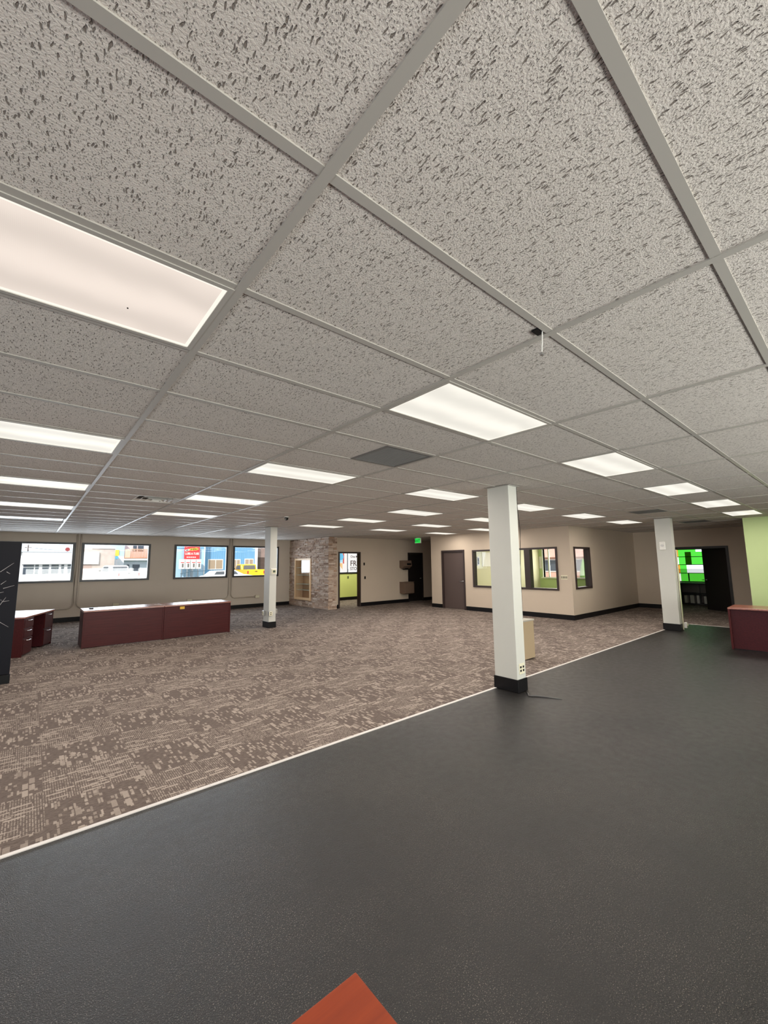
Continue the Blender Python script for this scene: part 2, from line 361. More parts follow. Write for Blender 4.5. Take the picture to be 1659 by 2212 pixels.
# baseboards
def baseb(name, segs, mat=BLACKB, zt_=.14):
    m = MB()
    for s_ in segs: m.box(s_[0], s_[1], 0, s_[2], s_[3], zt_)
    return struct(m.build(name, mat, None, .004))
baseb('baseboard_front', [(-5, 16.188, 8.5, 16.2), (8.9, 16.188, 19.8, 16.2)])
baseb('baseboard_partition', [(8.87, 13.338, 9.06, 13.35), (10.14, 13.338, 12.78, 13.35), (13.69, 13.338, 15.5, 13.35), (15.488, 11.15, 15.5, 13.338)])
baseb('baseboard_office', [(11.918, 10.62, 11.93, 11.15), (11.918, 5.638, 11.93, 9.50), (11.93, 5.638, 17.0, 5.65), (11.93, 11.15, 15.488, 11.162)])
baseb('baseboard_far', [(16.988, 4.5, 17.0, 5.638), (16.988, -4, 17.0, 2.93), (13.588, -4, 13.6, 2.0), (13.6, 2.0, 13.74, 2.012)])

# ---------------- doors and interior windows ----------------
def frame_x(name, a, b, z1, y0, y1, w, mat, z0=0, sill=False, par=None):
    m = MB(); m.box(a, y0, z0, a+w, y1, z1); m.box(b-w, y0, z0, b, y1, z1); m.box(a+w, y0, z1-w, b-w, y1, z1)
    if sill: m.box(a+w, y0, z0, b-w, y1, z0+w)
    return m.build(name, mat, par)
def frame_y(name, a, b, z1, x0, x1, w, mat, z0=0, sill=False, mull=(), par=None):
    m = MB(); m.box(x0, a, z0, x1, a+w, z1); m.box(x0, b-w, z0, x1, b, z1); m.box(x0, a+w, z1-w, x1, b-w, z1)
    if sill: m.box(x0, a+w, z0, x1, b-w, z0+w)
    for p, q in mull: m.box(x0, p, z0+w*(1 if sill else 0), x1, q, z1-w)
    return m.build(name, mat, par)
def lever(parent, x, y, z, dx, dy, length):
    """round rose with lever; (dx, dy) is the outward normal, lever runs along the tangent by length"""
    m = MB(); tx, ty = -dy, dx
    m.tube([(x, y, z), (x+dx*.012, y+dy*.012, z)], .028, 14); m.tube([(x, y, z), (x+dx*.055, y+dy*.055, z), (x+dx*.06+tx*.02*math.copysign(1, length), y+dy*.06+ty*.02*math.copysign(1, length), z), (x+dx*.06+tx*length, y+dy*.06+ty*length, z-.004)], .010, 8)
    return m.build('handle', STEEL, parent, smooth=True)
fr = struct(frame_x('door_1', 9.06, 10.13, 2.15, 13.325, 13.50, .06, FRAME), 'open doorway to the green room with dark frame')
fr = struct(frame_x('door_2', 12.77, 13.70, 2.15, 13.325, 13.50, .055, DARKDOOR), 'black door in the shaded hall')
lf = box('door_leaf', DARKDOOR, (12.825, 13.37, .01, 13.645, 13.41, 2.09), fr); lever(lf, 13.57, 13.37, 1.0, 0, -1, -.1)
fr = struct(frame_y('door_3', 9.51, 10.60, 2.14, 11.905, 12.08, .055, FRAME), 'brown office door with lever handle')
lf = box('door_leaf', DOORM, (11.985, 9.565, .01, 12.025, 10.545, 2.085), fr); lever(lf, 11.985, 9.66, 1.0, -1, 0, -.12)
fr = struct(frame_y('window_6', 6.04, 9.15, 2.11, 11.90, 12.08, .055, FRAME, .82, True, [(6.93, 7.12)]), 'brown framed office window with thick mullion')
box('pane', GLASS, (11.99, 6.095, .875, 11.996, 6.93, 2.055), fr); box('pane', GLASS, (11.99, 7.12, .875, 11.996, 9.095, 2.055), fr)
fr = struct(frame_x('window_7', 12.14, 13.19, 2.10, 5.62, 5.80, .055, FRAME, .86, True), 'narrow brown framed office side window')
box('pane', GLASS, (12.195, 5.70, .915, 13.135, 5.706, 2.045), fr)
fr = struct(frame_y('door_4', 2.93, 4.48, 2.12, 16.975, 17.15, .07, DARKDOOR), 'wide doorway with black door standing ajar')
dl = box('door_leaf', DARKDOOR, (0, 0, .01, .04, .90, 2.04), fr, .003); dl.location = (17.13, 3.02, 0); dl.rotation_euler = (0, 0, -math.radians(34))
lever(dl, 0, .83, 1.0, -1, 0, -.1)
m = MB().box(19.76, 7.94, .88, 19.96, 8.0, 2.41); m.box(19.76, 10.78, .88, 19.96, 10.84, 2.41); m.box(19.76, 8, 2.35, 19.96, 10.78, 2.41); m.box(19.70, 7.9, .86, 19.96, 10.88, .92); m.box(19.86, 10.5, .92, 19.92, 10.56, 2.35)
fr = struct(m.build('window_8', paint('pale_window_trim', srgb(225, 235, 215), .5)), 'pale office window to the yard'); box('pane', GLASS, (19.885, 8, .92, 19.89, 10.78, 2.35), fr)
# far storeroom window: stacked rows of green film
m = MB()
for z_ in (.84, 1.17, 1.50, 1.81, 2.10): m.box(19.78, 3.4, z_-.012, 19.84, 5.12, z_+.012)
m.box(19.78, 3.4, .84, 19.84, 3.43, 2.12); m.box(19.78, 5.09, .84, 19.84, 5.12, 2.12)
fr = struct(m.build('window_9', BLACK), 'storeroom window covered in green film')
def film(nm, mat, a, b, z0, z1): box(nm, mat, (19.80, a, z0, 19.803, b, z1), fr)
film('orange_film', GORANGE, 5.0, 5.09, 1.81, 2.1); film('green_film', GGREEN, 4.42, 5.0, 1.81, 2.1); film('olive_film', GOLIVE, 4.58, 4.78, 1.5, 2.0); film('green_film', GGREEN, 3.43, 4.42, 1.81, 2.0)
film('green_film', GGREEN, 3.43, 5.0, 1.5, 1.81); film('orange_film', GORANGE, 4.98, 5.07, 1.17, 1.5); film('green_film', GGREEN, 4.76, 4.98, 1.17, 1.5); film('green_film', GGREEN, 3.43, 4.98, .84, 1.17)
MB().box(19.795, 4.70, .86, 19.81, 4.74, 1.17).build('tape_strip', BLACK, fr)

# ---------------- columns ----------------
def column(label, x0, y0, w=.20, d=.34):
    t_ = thing('column', label, 'column', (x0, y0, 0), 0, 'square columns standing in the room')
    box('shaft', COLM, (0, 0, 0, w, d, H+.005), t_, .006); m = MB().box(-.012, -.012, .002, w+.012, d+.012, .16); m.build('base_trim', BLACKB, t_, .004)
    m = MB()
    for q in ((-.03, -.03, w+.03, 0), (-.03, d, w+.03, d+.03), (-.03, 0, 0, d), (w, 0, w+.03, d)): m.box(q[0], q[1], H-.006, q[2], q[3], H-.001)
    m.build('ceiling_trim', TBAR, t_); return t_
c1 = column('square white column on the edge of the black rubber floor, nearest the camera', 4.86, 3.09)
c2 = column('square white column with a thermostat, beside the long pair of desks', 4.94, 10.55)
c3 = column('square white column with a fire strobe, near the far dark doorway', 11.83, 3.09)
# column fittings
def outlet_plate(label, x, y, z, nx, ny, w=.075, h=.12, gang=1, mat=CREAM, group=None, name='power_outlet', cat='outlet'):
    """wall plate with sockets on a surface with outward normal (nx, ny)"""
    t_ = thing(name, label, cat, (x, y, z), math.atan2(ny, nx), group); W = w*gang
    box('cover_plate', mat, (0, -W/2, -h/2, .008, W/2, h/2), t_, .002)
    for g_ in range(gang):
        yy = -W/2+w*(g_+.5)
        for zz in (-.022, .022): box('socket', BLACK, (.008, yy-.017, zz-.013, .0095, yy+.017, zz+.013), t_)
    return t_
outlet_plate('double power outlet low on the nearest white column', 4.965, 3.09, .285, 0, -1, .06, .13, 2)
def black_cable(label, pts, r=.006): return tag(MB().tube(pts, r, 6).build('cable', BLACK, smooth=True), label, 'cable')
black_cable('thin black cable hanging down the nearest white column from the ceiling', [(5.075, 3.10, 2.705), (5.078, 3.1, 2.4), (5.10, 3.09, 2.1), (5.085, 3.09, 1.9), (5.075, 3.1, 1.6), (5.072, 3.1, 1.2), (5.07, 3.1, .9)], .004)
t_ = thing('thermostat', 'square thermostat on the column beside the long desks', 'thermostat', (5.05, 10.55, 1.49)); box('cover_plate', WHITE, (-.085, -.02, -.085, .085, 0, .085), t_, .004); box('housing', CREAM, (-.065, -.04, -.06, .065, -.02, .06), t_, .006); box('display', paint('lcd', srgb(86, 96, 84), .2), (-.035, -.042, -.03, .035, -.04, .03), t_)
def surface_box(label, x, y, z, nx, ny, group=None):
    t_ = thing('outlet_box', label, 'outlet', (x, y, z), math.atan2(ny, nx), group); box('housing', STEEL, (0, -.05, -.06, .05, .05, .06), t_, .004); box('cover_plate', CREAM, (.05, -.045, -.055, .054, .045, .055), t_)
    for zz in (-.022, .022): box('socket', BLACK, (.054, -.014, zz-.012, .055, .014, zz+.012), t_)
    return t_
surface_box('steel outlet box on the window side face of the thermostat column', 4.94, 10.80, .38, -1, 0)
surface_box('steel outlet box on the corner of the thermostat column nearest the desks', 4.975, 10.55, .38, 0, -1)
surface_box('steel outlet box on the hall side of the thermostat column', 5.14, 10.62, .42, 1, 0)
t_ = thing('fire_strobe', 'white fire alarm strobe high on the far column', 'fire alarm', (11.83, 3.29, 2.02)); box('housing', WHITE, (-.04, -.065, -.10, 0, .065, .10), t_, .015); MB().lathe([(.03, -.06), (.03, -.04)], (0, 0, .01), 14, 'x').build('flash_lens', STEEL, t_)
t_ = thing('corner_guard', 'pale plastic strip up the corner of the far column', 'corner guard', (11.99, 3.08, .02)); box('channel', CREAM, (0, -.02, 0, .035, 0, 1.9), t_, .003); box('cover', GREEN, (.004, -.024, .30, .03, -.02, 1.88), t_)
t_ = thing('plug_adapter', 'white plug adapter near the floor at the foot of the far column', 'plug', (12.03, 3.03, .06)); box('body', WHITE, (-.02, -.03, 0, .05, .03, .13), t_, .01); box('plug', CREAM, (-.01, -.05, .05, .03, -.03, .10), t_, .004)
tag(MB().tube([(5.0, 3.06, .003), (4.93, 3.0, .004), (4.84, 2.93, .006), (4.90, 2.86, .008), (4.98, 2.72, .004), (5.03, 2.60, .002)], [.004, .01, .012, .012, .008, .002], 6).build('floor_tape', paint('worn_tape', srgb(74, 72, 72), .3), smooth=True), 'crumpled dark tape ridge on the rubber floor by the nearest column', 'tape')

# ---------------- ceiling fixtures ----------------
LAB = {
 (-1, 1): 'largest lit ceiling light, cut off by the edge of the photo nearest the camera', (1, 1): 'lit ceiling light nearest the hanging white strip',
 (3, 1): 'lit ceiling light above the black floor, just past the nearest column', (5, 1): 'second lit ceiling light past the nearest column, in the row ending at the green wall',
 (7, 1): 'second last lit ceiling light in the row ending at the green wall', (9, 1): 'lit ceiling light closest to the green wall',
 (-1, 5): 'lit ceiling light at the photo edge, one row beyond the largest light', (1, 5): 'lit ceiling light just beyond the dark square return grille',
 (3, 5): 'lit ceiling light just before the nearest column, on its window side', (5, 5): 'lit ceiling light whose end is hidden behind the nearest column',
 (7, 5): 'lit ceiling light above the narrow office side window', (9, 5): 'lit ceiling light between the office side wall and the far column',
 (-1, 9): 'lit ceiling light at the photo edge, two rows beyond the largest light', (1, 9): 'lit ceiling light beyond the pale square air diffuser',
 (-1, 13): 'lit ceiling light at the photo edge, farthest lit one from the camera', (1, 13): 'thin lit ceiling light farthest along over the street windows, beyond the air diffuser',
 (4, 8): 'middle lit ceiling light over the open carpet, nearest of its row to the camera', (4, 11): 'lit ceiling light over the carpet in front of the open doorway, middle of its row',
 (4, 14): 'lit ceiling light nearest the stone wall', (6, 8): 'lit ceiling light half hidden by the nearest column, in front of the office window',
 (6, 11): 'lit ceiling light in front of the brown office door', (6, 14): 'lit ceiling light in front of the beige wall beside the hall',
 (8, 11): 'lit ceiling light behind the nearest column, close to the office wall', (8, 14): 'lit ceiling light next to the green exit sign'}
def fixture(j, i, lit=True):
    x0, x1, y0, y1 = GX(j)+t, GX(j+1)-t, GY(i)+t, GY(i+1)-t; cx, cy = (x0+x1)/2, (y0+y1)/2; hx, hy = (x1-x0)/2, (y1-y0)/2
    e = thing('ceiling_light', LAB[(j, i)] if lit else 'unlit narrow ceiling light beyond the lit ones at the photo edge', 'ceiling light', (cx, cy, H), 0, 'recessed ceiling lights')
    w = .020; m = MB()
    for q in ((-hx, -hy, hx, -hy+w), (-hx, hy-w, hx, hy), (-hx, -hy+w, -hx+w, hy-w), (hx-w, -hy+w, hx, hy-w)): m.box(q[0], q[1], -.002, q[2], q[3], .014)
    m.build('frame', TBAR, e)
    m = MB(); w2 = .034
    if lit:
        for q in ((-hx+w, -hy+w, hx-w, -hy+w2), (-hx+w, hy-w2, hx-w, hy-w), (-hx+w, -hy+w2, -hx+w2, hy-w2), (hx-w2, -hy+w2, hx-w, hy-w2)): m.box(q[0], q[1], .002, q[2], q[3], .008)
        m.build('lens_edge', emit('lens_edge', (1, .95, .84, 1), 1.02), e)
    box('lens', (LENSW if (j, i) == (-1, 1) else LENS) if lit else LENSOFF, (-hx+w2, -hy+w2, .004, hx-w2, hy-w2, .010), e)
    m = MB().box(-hx, -hy, .12, hx, hy, .13); m.build('housing', WHITE, e)
    if lit:
        l = bpy.data.lights.new('lamp', 'AREA'); l.shape = 'RECTANGLE'; l.size = 1.1; l.size_y = .5; l.energy = LAMP_W; l.color = (1, .92, .83)
        o = bpy.data.objects.new('lamp', l); COL.objects.link(o); o.parent = e; o.location = (0, 0, -.004)
    return e
for c_ in LIT: fixture(*c_)
for c_ in OFF: fixture(*c_, lit=False)
f0 = MB().lathe([(.003, -.004), (.003, -.0005)], (.30, .1, 0), 8).build('dead_insect', BLACK, None); f0.location = (GX(-.5), GY(1.5), H+.003); tag(f0, 'dark speck on the lens of the largest ceiling light', 'speck')
GRD = paint('dark_grille', srgb(112, 110, 108), .6); GRL = paint('white_diffuser', srgb(225, 222, 215), .4)
def vent(j, i, kind, label):
    x0, x1, y0, y1 = (GX(j)+GX(j+1))/2, GX(j+1)-t, GY(i)+t, GY(i+1)-t; e = thing('ceiling_vent', label, 'vent', ((x0+x1)/2, (y0+y1)/2, H), 0); a = (x1-x0)/2; b = (y1-y0)/2
    if kind == 'diffuser':
        for s_, zz in ((1, .004), (.72, -.004), (.46, -.010), (.22, -.016)):
            m = MB(); A, B = a*s_, b*s_
            m.add([(-A, -B, zz), (A, -B, zz), (A, B, zz), (-A, B, zz), (-A*.8, -B*.8, zz+.03), (A*.8, -B*.8, zz+.03), (A*.8, B*.8, zz+.03), (-A*.8, B*.8, zz+.03)], [(0, 1, 5, 4), (1, 2, 6, 5), (2, 3, 7, 6), (3, 0, 4, 7)])
            m.build('louvre_ring', GRL, e)
        box('backing', BLACK, (-a, -b, .04, a, b, .05), e)
    else:
        m = MB()
        for q in ((-a, -b, a, -b+.03), (-a, b-.03, a, b), (-a, -b+.03, -a+.03, b-.03), (a-.03, -b+.03, a, b-.03)): m.box(q[0], q[1], 0, q[2], q[3], .01)
        m.build('frame', GRD, e); m = MB(); n = 26
        for q in range(n): yy = -b+.03+(2*b-.06)*(q+.2)/n; m.box(-a+.03, yy, .003, a-.03, yy+.009, .012)
        m.build('louvres', GRD, e); box('backing', BLACK if kind == 'slot' else paint('duct', srgb(60, 60, 60), .8), (-a, -b, .03, a, b, .04), e)
    return e
vent(1, 3, 'return', 'dark grey square return grille between the two nearest lights past the camera'); vent(0, 10, 'diffuser', 'pale square air diffuser over the street window side')
vent(7, 3, 'return', 'grey square return grille past the nearest column'); vent(10, 3, 'slot', 'dark square return grille between far column and green wall')
# hanging strip, security camera, exit sign
t_ = thing('hanging_strip', 'thin white strip with a small clip hanging from the ceiling grid', 'strip', (1.715, .872, H)); MB().tube([(0, 0, .005), (0, .004, -.05), (.006, .012, -.095)], .0028, 6).build('strip', WHITE, t_); box('clip', STEEL, (-.003, .006, -.106, .014, .018, -.094), t_)
tag(box('ceiling_gap', BLACK, (1.672, .874, H-.0005, 1.728, .902, H+.006)), 'small black hole in the ceiling tile beside the hanging strip', 'hole')
t_ = thing('security_camera', 'small security camera on the ceiling near the thermostat column', 'camera', (4.17, 8.14, H)); MB().lathe([(.05, -.02), (.05, 0), (.02, 0)], n=18).build('mount', WHITE, t_); MB().lathe([(.001, -.085), (.03, -.075), (.042, -.05), (.042, -.02)], n=18).build('dome', BLACK, t_, smooth=True)
MB().tube([(0, 0, -.04), (-.05, -.04, -.06)], .018, 10).build('eye', STEEL, t_)
t_ = thing('exit_sign', 'lit green exit sign hanging from the ceiling at the hall', 'exit sign', (11.75, 11.70, H)); t_.rotation_euler = (0, 0, 0)
box('housing', WHITE, (0, -.16, -.23, .05, .16, -.03), t_, .004); box('lit_face', emit('exit_green', (.02, .9, .10, 1), 1.0), (-.004, -.145, -.215, 0, .145, -.045), t_)
box('mounting_plate', WHITE, (.0, -.08, -.03, .05, .08, 0), t_); text('lettering', 'EXIT', .15, paint('exit_dark', srgb(10, 60, 20), .5), (-.006, 0, -.182), (PI/2, 0, -PI/2), t_, .001, 'CENTER')

# ---------------- wall fittings ----------------
def conduit(label, pts): return tag(MB().tube(pts, .022, 8).build('conduit', CONDUIT, smooth=True), label, 'conduit')
def arc(x, z, dirx, y=16.17, r=.16):
    """vertical run down at x, then a bend at height z turning towards dirx"""
    return [(x+dirx*(r-r*math.cos(a)), y, z+r-r*math.sin(a)) for a in [PI/2*q/6 for q in range(7)]]
conduit('painted conduit bending away from the pair between first two street windows, nearer the black panel', [(1.09, 16.17, 2.7), (1.10, 16.17, 1.5)]+arc(1.10, .40, -1)+[(.3, 16.17, .395), (-1.6, 16.17, .39)])
conduit('painted conduit between first two street windows, bending behind the long desks', [(1.19, 16.17, 2.7), (1.20, 16.17, 1.5)]+arc(1.20, .40, 1)+[(2.13, 16.17, .40)])
conduit('painted conduit between last two street windows, bending behind the long desks', [(5.90, 16.17, 2.7), (5.90, 16.17, 1.5)]+arc(5.90, .42, -1)+[(4.61, 16.17, .42)])
conduit('painted conduit between last two street windows, bending towards the stone wall', [(6.0, 16.17, 2.7), (6.0, 16.17, 1.5)]+arc(6.0, .42, 1)+[(6.96, 16.17, .42)])
for x_, z_, lb in ((7.06, .42, 'painted outlet box on the window wall beside the thermostat column'), (2.24, .44, 'painted outlet box on the window wall above the long desks'), (4.5, .42, 'painted outlet box low behind the second long desk')):
    t_ = thing('outlet_box', lb, 'outlet', (x_, 16.2, z_)); box('housing', CONDUIT, (-.09, -.05, -.06, .09, 0, .06), t_, .006); box('cover_plate', CREAM, (-.08, -.054, -.05, .08, -.05, .05), t_)
for x_, z_, lb in ((10.32, 1.67, 'upper black switch on the beige wall beside the open doorway'), (10.36, 1.12, 'lower black switch on the beige wall beside the open doorway')):
    t_ = thing('wall_switch', lb, 'switch', (x_, 13.35, z_)); box('cover_plate', BLACK, (-.035, -.008, -.055, .035, 0, .055), t_, .003); box('toggle', BLACK, (-.01, -.02, -.015, .01, -.008, .015), t_)
t_ = thing('light_switch', 'beige four gang light switch beside the office window corner', 'switch', (11.93, 5.87, 1.21)); box('cover_plate', CREAM, (-.008, -.10, -.06, 0, .10, .06), t_, .002)
for q in range(4): box('toggle', paint('grey_switch', srgb(120, 112, 100), .5), (-.013, -.085+q*.048, -.032, -.008, -.085+q*.048+.026, .032), t_)
BOXB = paint('brown_box', srgb(112, 92, 78), .5)
t_ = thing('wall_mounted_box', 'upper brown box on the wall beside the black hall door', 'wall box', (12.5, 13.35, 1.6)); MB().prism([(0, -.10), (0, .20), (-.26, .20), (-.30, -.04), (-.12, -.16)], -.24, .24, 'x').build('body', BOXB, t_, .01); box('dispenser_slot', BLACK, (-.05, -.303, 0, .18, -.27, .08), t_); box('bracket', BLACK, (-.06, -.2, -.2, .1, -.0, -.13), t_)
t_ = thing('wall_mounted_box', 'lower brown box on the wall beside the black hall door', 'wall box', (12.53, 13.35, .62)); MB().prism([(0, -.22), (0, .25), (-.30, .25), (-.34, .18), (-.34, -.22), (-.26, -.26)], -.28, .28, 'x').build('body', BOXB, t_, .012); box('lid', paint('brown_box_lid', srgb(128, 108, 92), .5), (-.285, -.345, .25, .285, 0, .262), t_)
outlet_plate('small outlet on the light green wall of the room behind the open doorway', 11.55, 16.19, 1.05, 0, -1, .08, .13, 1, paint('green_plate', srgb(120, 130, 80), .5))

# display case in the stone wall
t_ = thing('display_case', 'maple framed glass display case set into the stone wall', 'display case', (8.47, 15.05, .26))
m = MB(); L0, L1, hz, w = -.65, .65, 1.66, .075
for q in ((L0, L0+w, 0, hz), (L1-w, L1, 0, hz), (L0+w, L1-w, 0, w+.02), (L0+w, L1-w, hz-w, hz)): m.box(-.02, q[0], q[2], .03, q[1], q[3])
m.build('frame', MAPLE, t_, .006); m = MB()
for q in ((L0+.03, L0+.05, .02, hz-.02), (L1-.05, L1-.03, .02, hz-.02)): m.box(.03, q[0], q[2], .36, q[1], q[3])
m.box(.03, L0+.05, .03, .36, L1-.05, .05); m.box(.03, L0+.05, hz-.05, .36, L1-.05, hz-.03); m.build('lining', MAPLE, t_)
box('backboard', SHELFBACK, (.35, L0+.05, .05, .365, L1-.05, hz-.05), t_)
for z_ in (.38, .62, .98, 1.28): box('shelf', paint('glass_shelf_edge', srgb(196, 206, 190), .15), (.04, L0+.05, z_, .34, L1-.05, z_+.014), t_)
box('door_pane', glass_mat('case_glass', gloss=.022), (.0, L0+w, w+.02, .005, L1-w, hz-w), t_)

# posters in the green room window, self-glowing in place of daylight behind them
t_ = thing('window_sign', 'white sign with One Month FREE STORAGE lettering in the green room window', 'sign', (11.56, 16.15, 1.30)); box('panel', emit('self_glow_white', (1, .98, .96, 1), .95), (0, 0, 0, 1.5, .006, .93), t_)
GT = paint('sign_grey', srgb(92, 78, 84), .6)
text('lettering', 'One Month', .15, GT, (.10, -.004, .68), (PI/2, 0, 0), t_, .001); text('lettering', 'FREE', .36, GT, (.08, -.004, .29), (PI/2, 0, 0), t_, .001, sx=.98); text('lettering', 'STORAGE', .20, GT, (.08, -.004, .09), (PI/2, 0, 0), t_, .001, sx=1.05)
t_ = thing('poster', 'colourful poster with blue disc and red bar in the green room window', 'poster', (10.6, 16.15, 1.30)); box('panel', emit('self_glow_poster', (1, .96, .93, 1), .95), (0, 0, 0, .87, .006, .93), t_)
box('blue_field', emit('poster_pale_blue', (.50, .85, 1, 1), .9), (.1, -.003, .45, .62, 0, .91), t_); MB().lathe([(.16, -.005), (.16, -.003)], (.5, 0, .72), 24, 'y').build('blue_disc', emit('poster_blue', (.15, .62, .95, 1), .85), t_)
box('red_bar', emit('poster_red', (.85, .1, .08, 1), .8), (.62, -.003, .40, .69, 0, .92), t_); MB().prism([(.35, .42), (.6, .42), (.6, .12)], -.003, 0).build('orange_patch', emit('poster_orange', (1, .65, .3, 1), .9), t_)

# office contents seen through the glass
tag(box('whiteboard', paint('board', srgb(240, 236, 215), .3), (15.0, 10.98, 1.50, 16.3, 11.008, 2.12), None, .006), 'pale board on the office wall behind the window', 'board')
t_ = thing('wall_phone', 'grey and white wall phone inside the office', 'phone', (14.7, 11.01, 1.55)); box('body', WHITE, (-.07, -.05, 0, .07, 0, .38), t_, .01); box('handset', BLACK, (-.065, -.09, .05, -.01, -.05, .33), t_, .012)
tag(box('wall_calendar', WHITE, (19.765, 10.86, 1.35, 19.78, 10.985, 1.95)), 'white paper sheet on the office wall beside its yard window', 'poster')
# storeroom bookcase
t_ = thing('bookcase', 'dark low bookcase under the green storeroom window', 'bookcase', (19.25, 3.5, 0)); m = MB()
for q in ((0, 0, 0, .45, .03, .80), (0, 1.45, 0, .45, 1.48, .80), (0, .03, .78, .45, 1.45, .81), (0, .03, .40, .45, 1.45, .425), (0, .03, .0, .45, 1.45, .05), (0, .78, .05, .02, .80, .78)): m.box(*q)
m.build('body', DARKDOOR, t_); box('backboard', paint('grey_back', srgb(120, 112, 106), .6), (.43, .03, .05, .45, 1.45, .78), t_)
for q, (yy, w_, h_, lb) in enumerate([(4.72, .09, .28, 'white folder nearest the frame end of the storeroom bookcase'), (4.50, .13, .29, 'widest white folder on the bottom shelf of the storeroom bookcase'), (4.34, .08, .30, 'white folder second narrowest on the storeroom bookcase bottom shelf'), (4.10, .10, .27, 'white folder next to the door leaf on the storeroom bookcase')]):
    tag(box('folder', paint('paper_white', srgb(215, 212, 205), .6), (19.30, yy, .052, 19.58, yy+w_, .052+h_), None, .004), lb, 'folder', 'folders on the storeroom bookcase')

# ---------------- furniture ----------------
def long_desk(label, x0, x1, open_end):
    t_ = thing('office_desk', label, 'desk', (x0, 10.64, 0), 0, 'mahogany desks standing end to end'); L = x1-x0; D = .75
    box('desk_top', MAHOTOP, (0, 0, .73, L, D, .762), t_, .003)
    box('side_panel', MAHO, (.0, .012, .0, .028, D-.01, .73), t_, .002); box('side_panel', MAHO, (L-.028, .012, .0, L, D-.01, .73), t_, .002)
    box('back_panel', MAHO, (.028, .02, .012, L-.028, .04, .73), t_)
    p = box('pedestal', MAHOX, (.028, .15, .05, .44, D-.03, .73), t_)
    for z_ in (.07, .31, .55): d = box('drawer', MAHO, (.035, D-.03, z_, .433, D-.01, z_+.16), p, .002); box('handle', STEEL, (.17, D-.01, z_+.12, .30, D+.01, z_+.13), d)
    return t_
long_desk('mahogany desk of the joined pair, end nearest the drawer desk, pale top', .92, 2.43, 0)
long_desk('mahogany desk of the joined pair, end nearest the thermostat column, with yellow note', 2.435, 3.955, 1)
tag(box('sticky_note', paint('yellow_note', srgb(214, 170, 60), .6), (2.76, 10.632, .655, 2.86, 10.6385, .715)), 'yellow note stuck on the back of the second joined desk', 'note')
o = tag(box('paper_strip', WHITE, (-.25, -.012, 0, .25, .012, .006)), 'white strip lying across the joint of the paired desks', 'strip'); o.location = (2.38, 10.93, .7625); o.rotation_euler = (0, 0, -1.35)
tag(box('remote_control', BLACK, (1.05, 11.0, .7625, 1.12, 11.16, .785), None, .004), 'small dark remote lying on the near end of the paired desks', 'remote')
# drawer desk by the black panel
t_ = thing('drawer_desk', 'mahogany desk with two drawer pedestals behind the black panel', 'desk', (0.0, 10.46, 0), math.atan2(.95, .31))
Lx, D = 1.56, .72
MB().prism([(-.015, -.015), (Lx+.015, -.015), (Lx+.015, D), (.10, D), (-.015, D-.15)], .705, .735, 'z').build('desk_top', MAHOTOP, t_, .003)
box('side_panel', MAHO, (0, .0, 0, .028, D-.2, .705), t_); box('side_panel', MAHO, (Lx-.028, .0, 0, Lx, D-.02, .705), t_); box('back_panel', MAHOX, (.028, D-.25, .01, Lx-.028, D-.23, .705), t_)
for x0, x1, rows in ((.05, .47, ((.04, .32), (.34, .50), (.52, .69))), (1.08, 1.52, ((.04, .36), (.38, .69)))):
    p = box('pedestal', MAHOX, (x0, .02, .02, x1, D-.26, .705), t_)
    for a, b in rows:
        d = box('drawer', MAHO, (x0+.006, .0, a, x1-.006, .02, b), p, .002); MB().tube([((x0+x1)/2-.07, 0, b-.035), ((x0+x1)/2-.05, -.028, b-.035), ((x0+x1)/2+.05, -.028, b-.035), ((x0+x1)/2+.07, 0, b-.035)], .006, 6).build('handle', STEEL, d)
# black panel
t_ = thing('display_board', 'tall black freestanding panel with pale scratch marks at the photo edge', 'panel', (-1.3, 8.28, 0)); box('board', PANELB, (0, 0, .13, 1.19, .06, 2.05), t_, .004); box('kick_base', BLACK, (0, -.01, 0, 1.2, .07, .125), t_, .003)
m = MB(); SCR = [(-.02, 1.60, .12, 1.73), (.0, 1.42, .055, 1.47), (.03, 1.36, .15, 1.40), (-.03, 1.29, .04, 1.31), (.0, 1.10, .07, 1.23), (.03, 1.17, .11, 1.18), (-.06, 1.22, .03, 1.19), (-.02, .92, .13, .80), (-.02, .75, .05, .66), (-.3, 1.5, -.15, 1.6), (-.4, .9, -.2, 1.1), (.05, 1.60, .09, 1.57)]
for a, b, c, d in SCR:
    x0, x1 = 1.0+a, 1.0+c; n_ = Vector((b-d, 0, x1-x0)).normalized()*.0035
    m.add([(x0-n_.x, -.0012, b-n_.z), (x0+n_.x, -.0012, b+n_.z), (x1+n_.x*.4, -.0012, d+n_.z*.4), (x1-n_.x*.4, -.0012, d-n_.z*.4), (x0, .001, b), (x1, .001, d)], [(0, 1, 2, 3), (0, 4, 1), (2, 5, 3)])
m.build('scratch_marks', paint('chalk', srgb(170, 165, 165), .7), t_)
# beige cabinet behind the near column
t_ = thing('file_cabinet', 'small beige cabinet standing behind the nearest column', 'cabinet', (6.50, 3.97, 0)); BG = paint('beige_metal', srgb(170, 150, 122), .45)
box('body', BG, (0, .0, .015, .33, .45, .64), t_, .004); box('top', paint('grey_lid', srgb(170, 165, 155), .4), (-.01, -.01, .64, .34, .46, .665), t_, .003)
d = box('drawer', BLACK, (-.018, .02, .03, 0, .43, .32), t_, .002); box('handle', STEEL, (-.03, .17, .26, -.018, .28, .275), d); d = box('drawer', BLACK, (-.018, .02, .335, 0, .43, .63), t_, .002); box('handle', STEEL, (-.03, .17, .57, -.018, .28, .585), d)
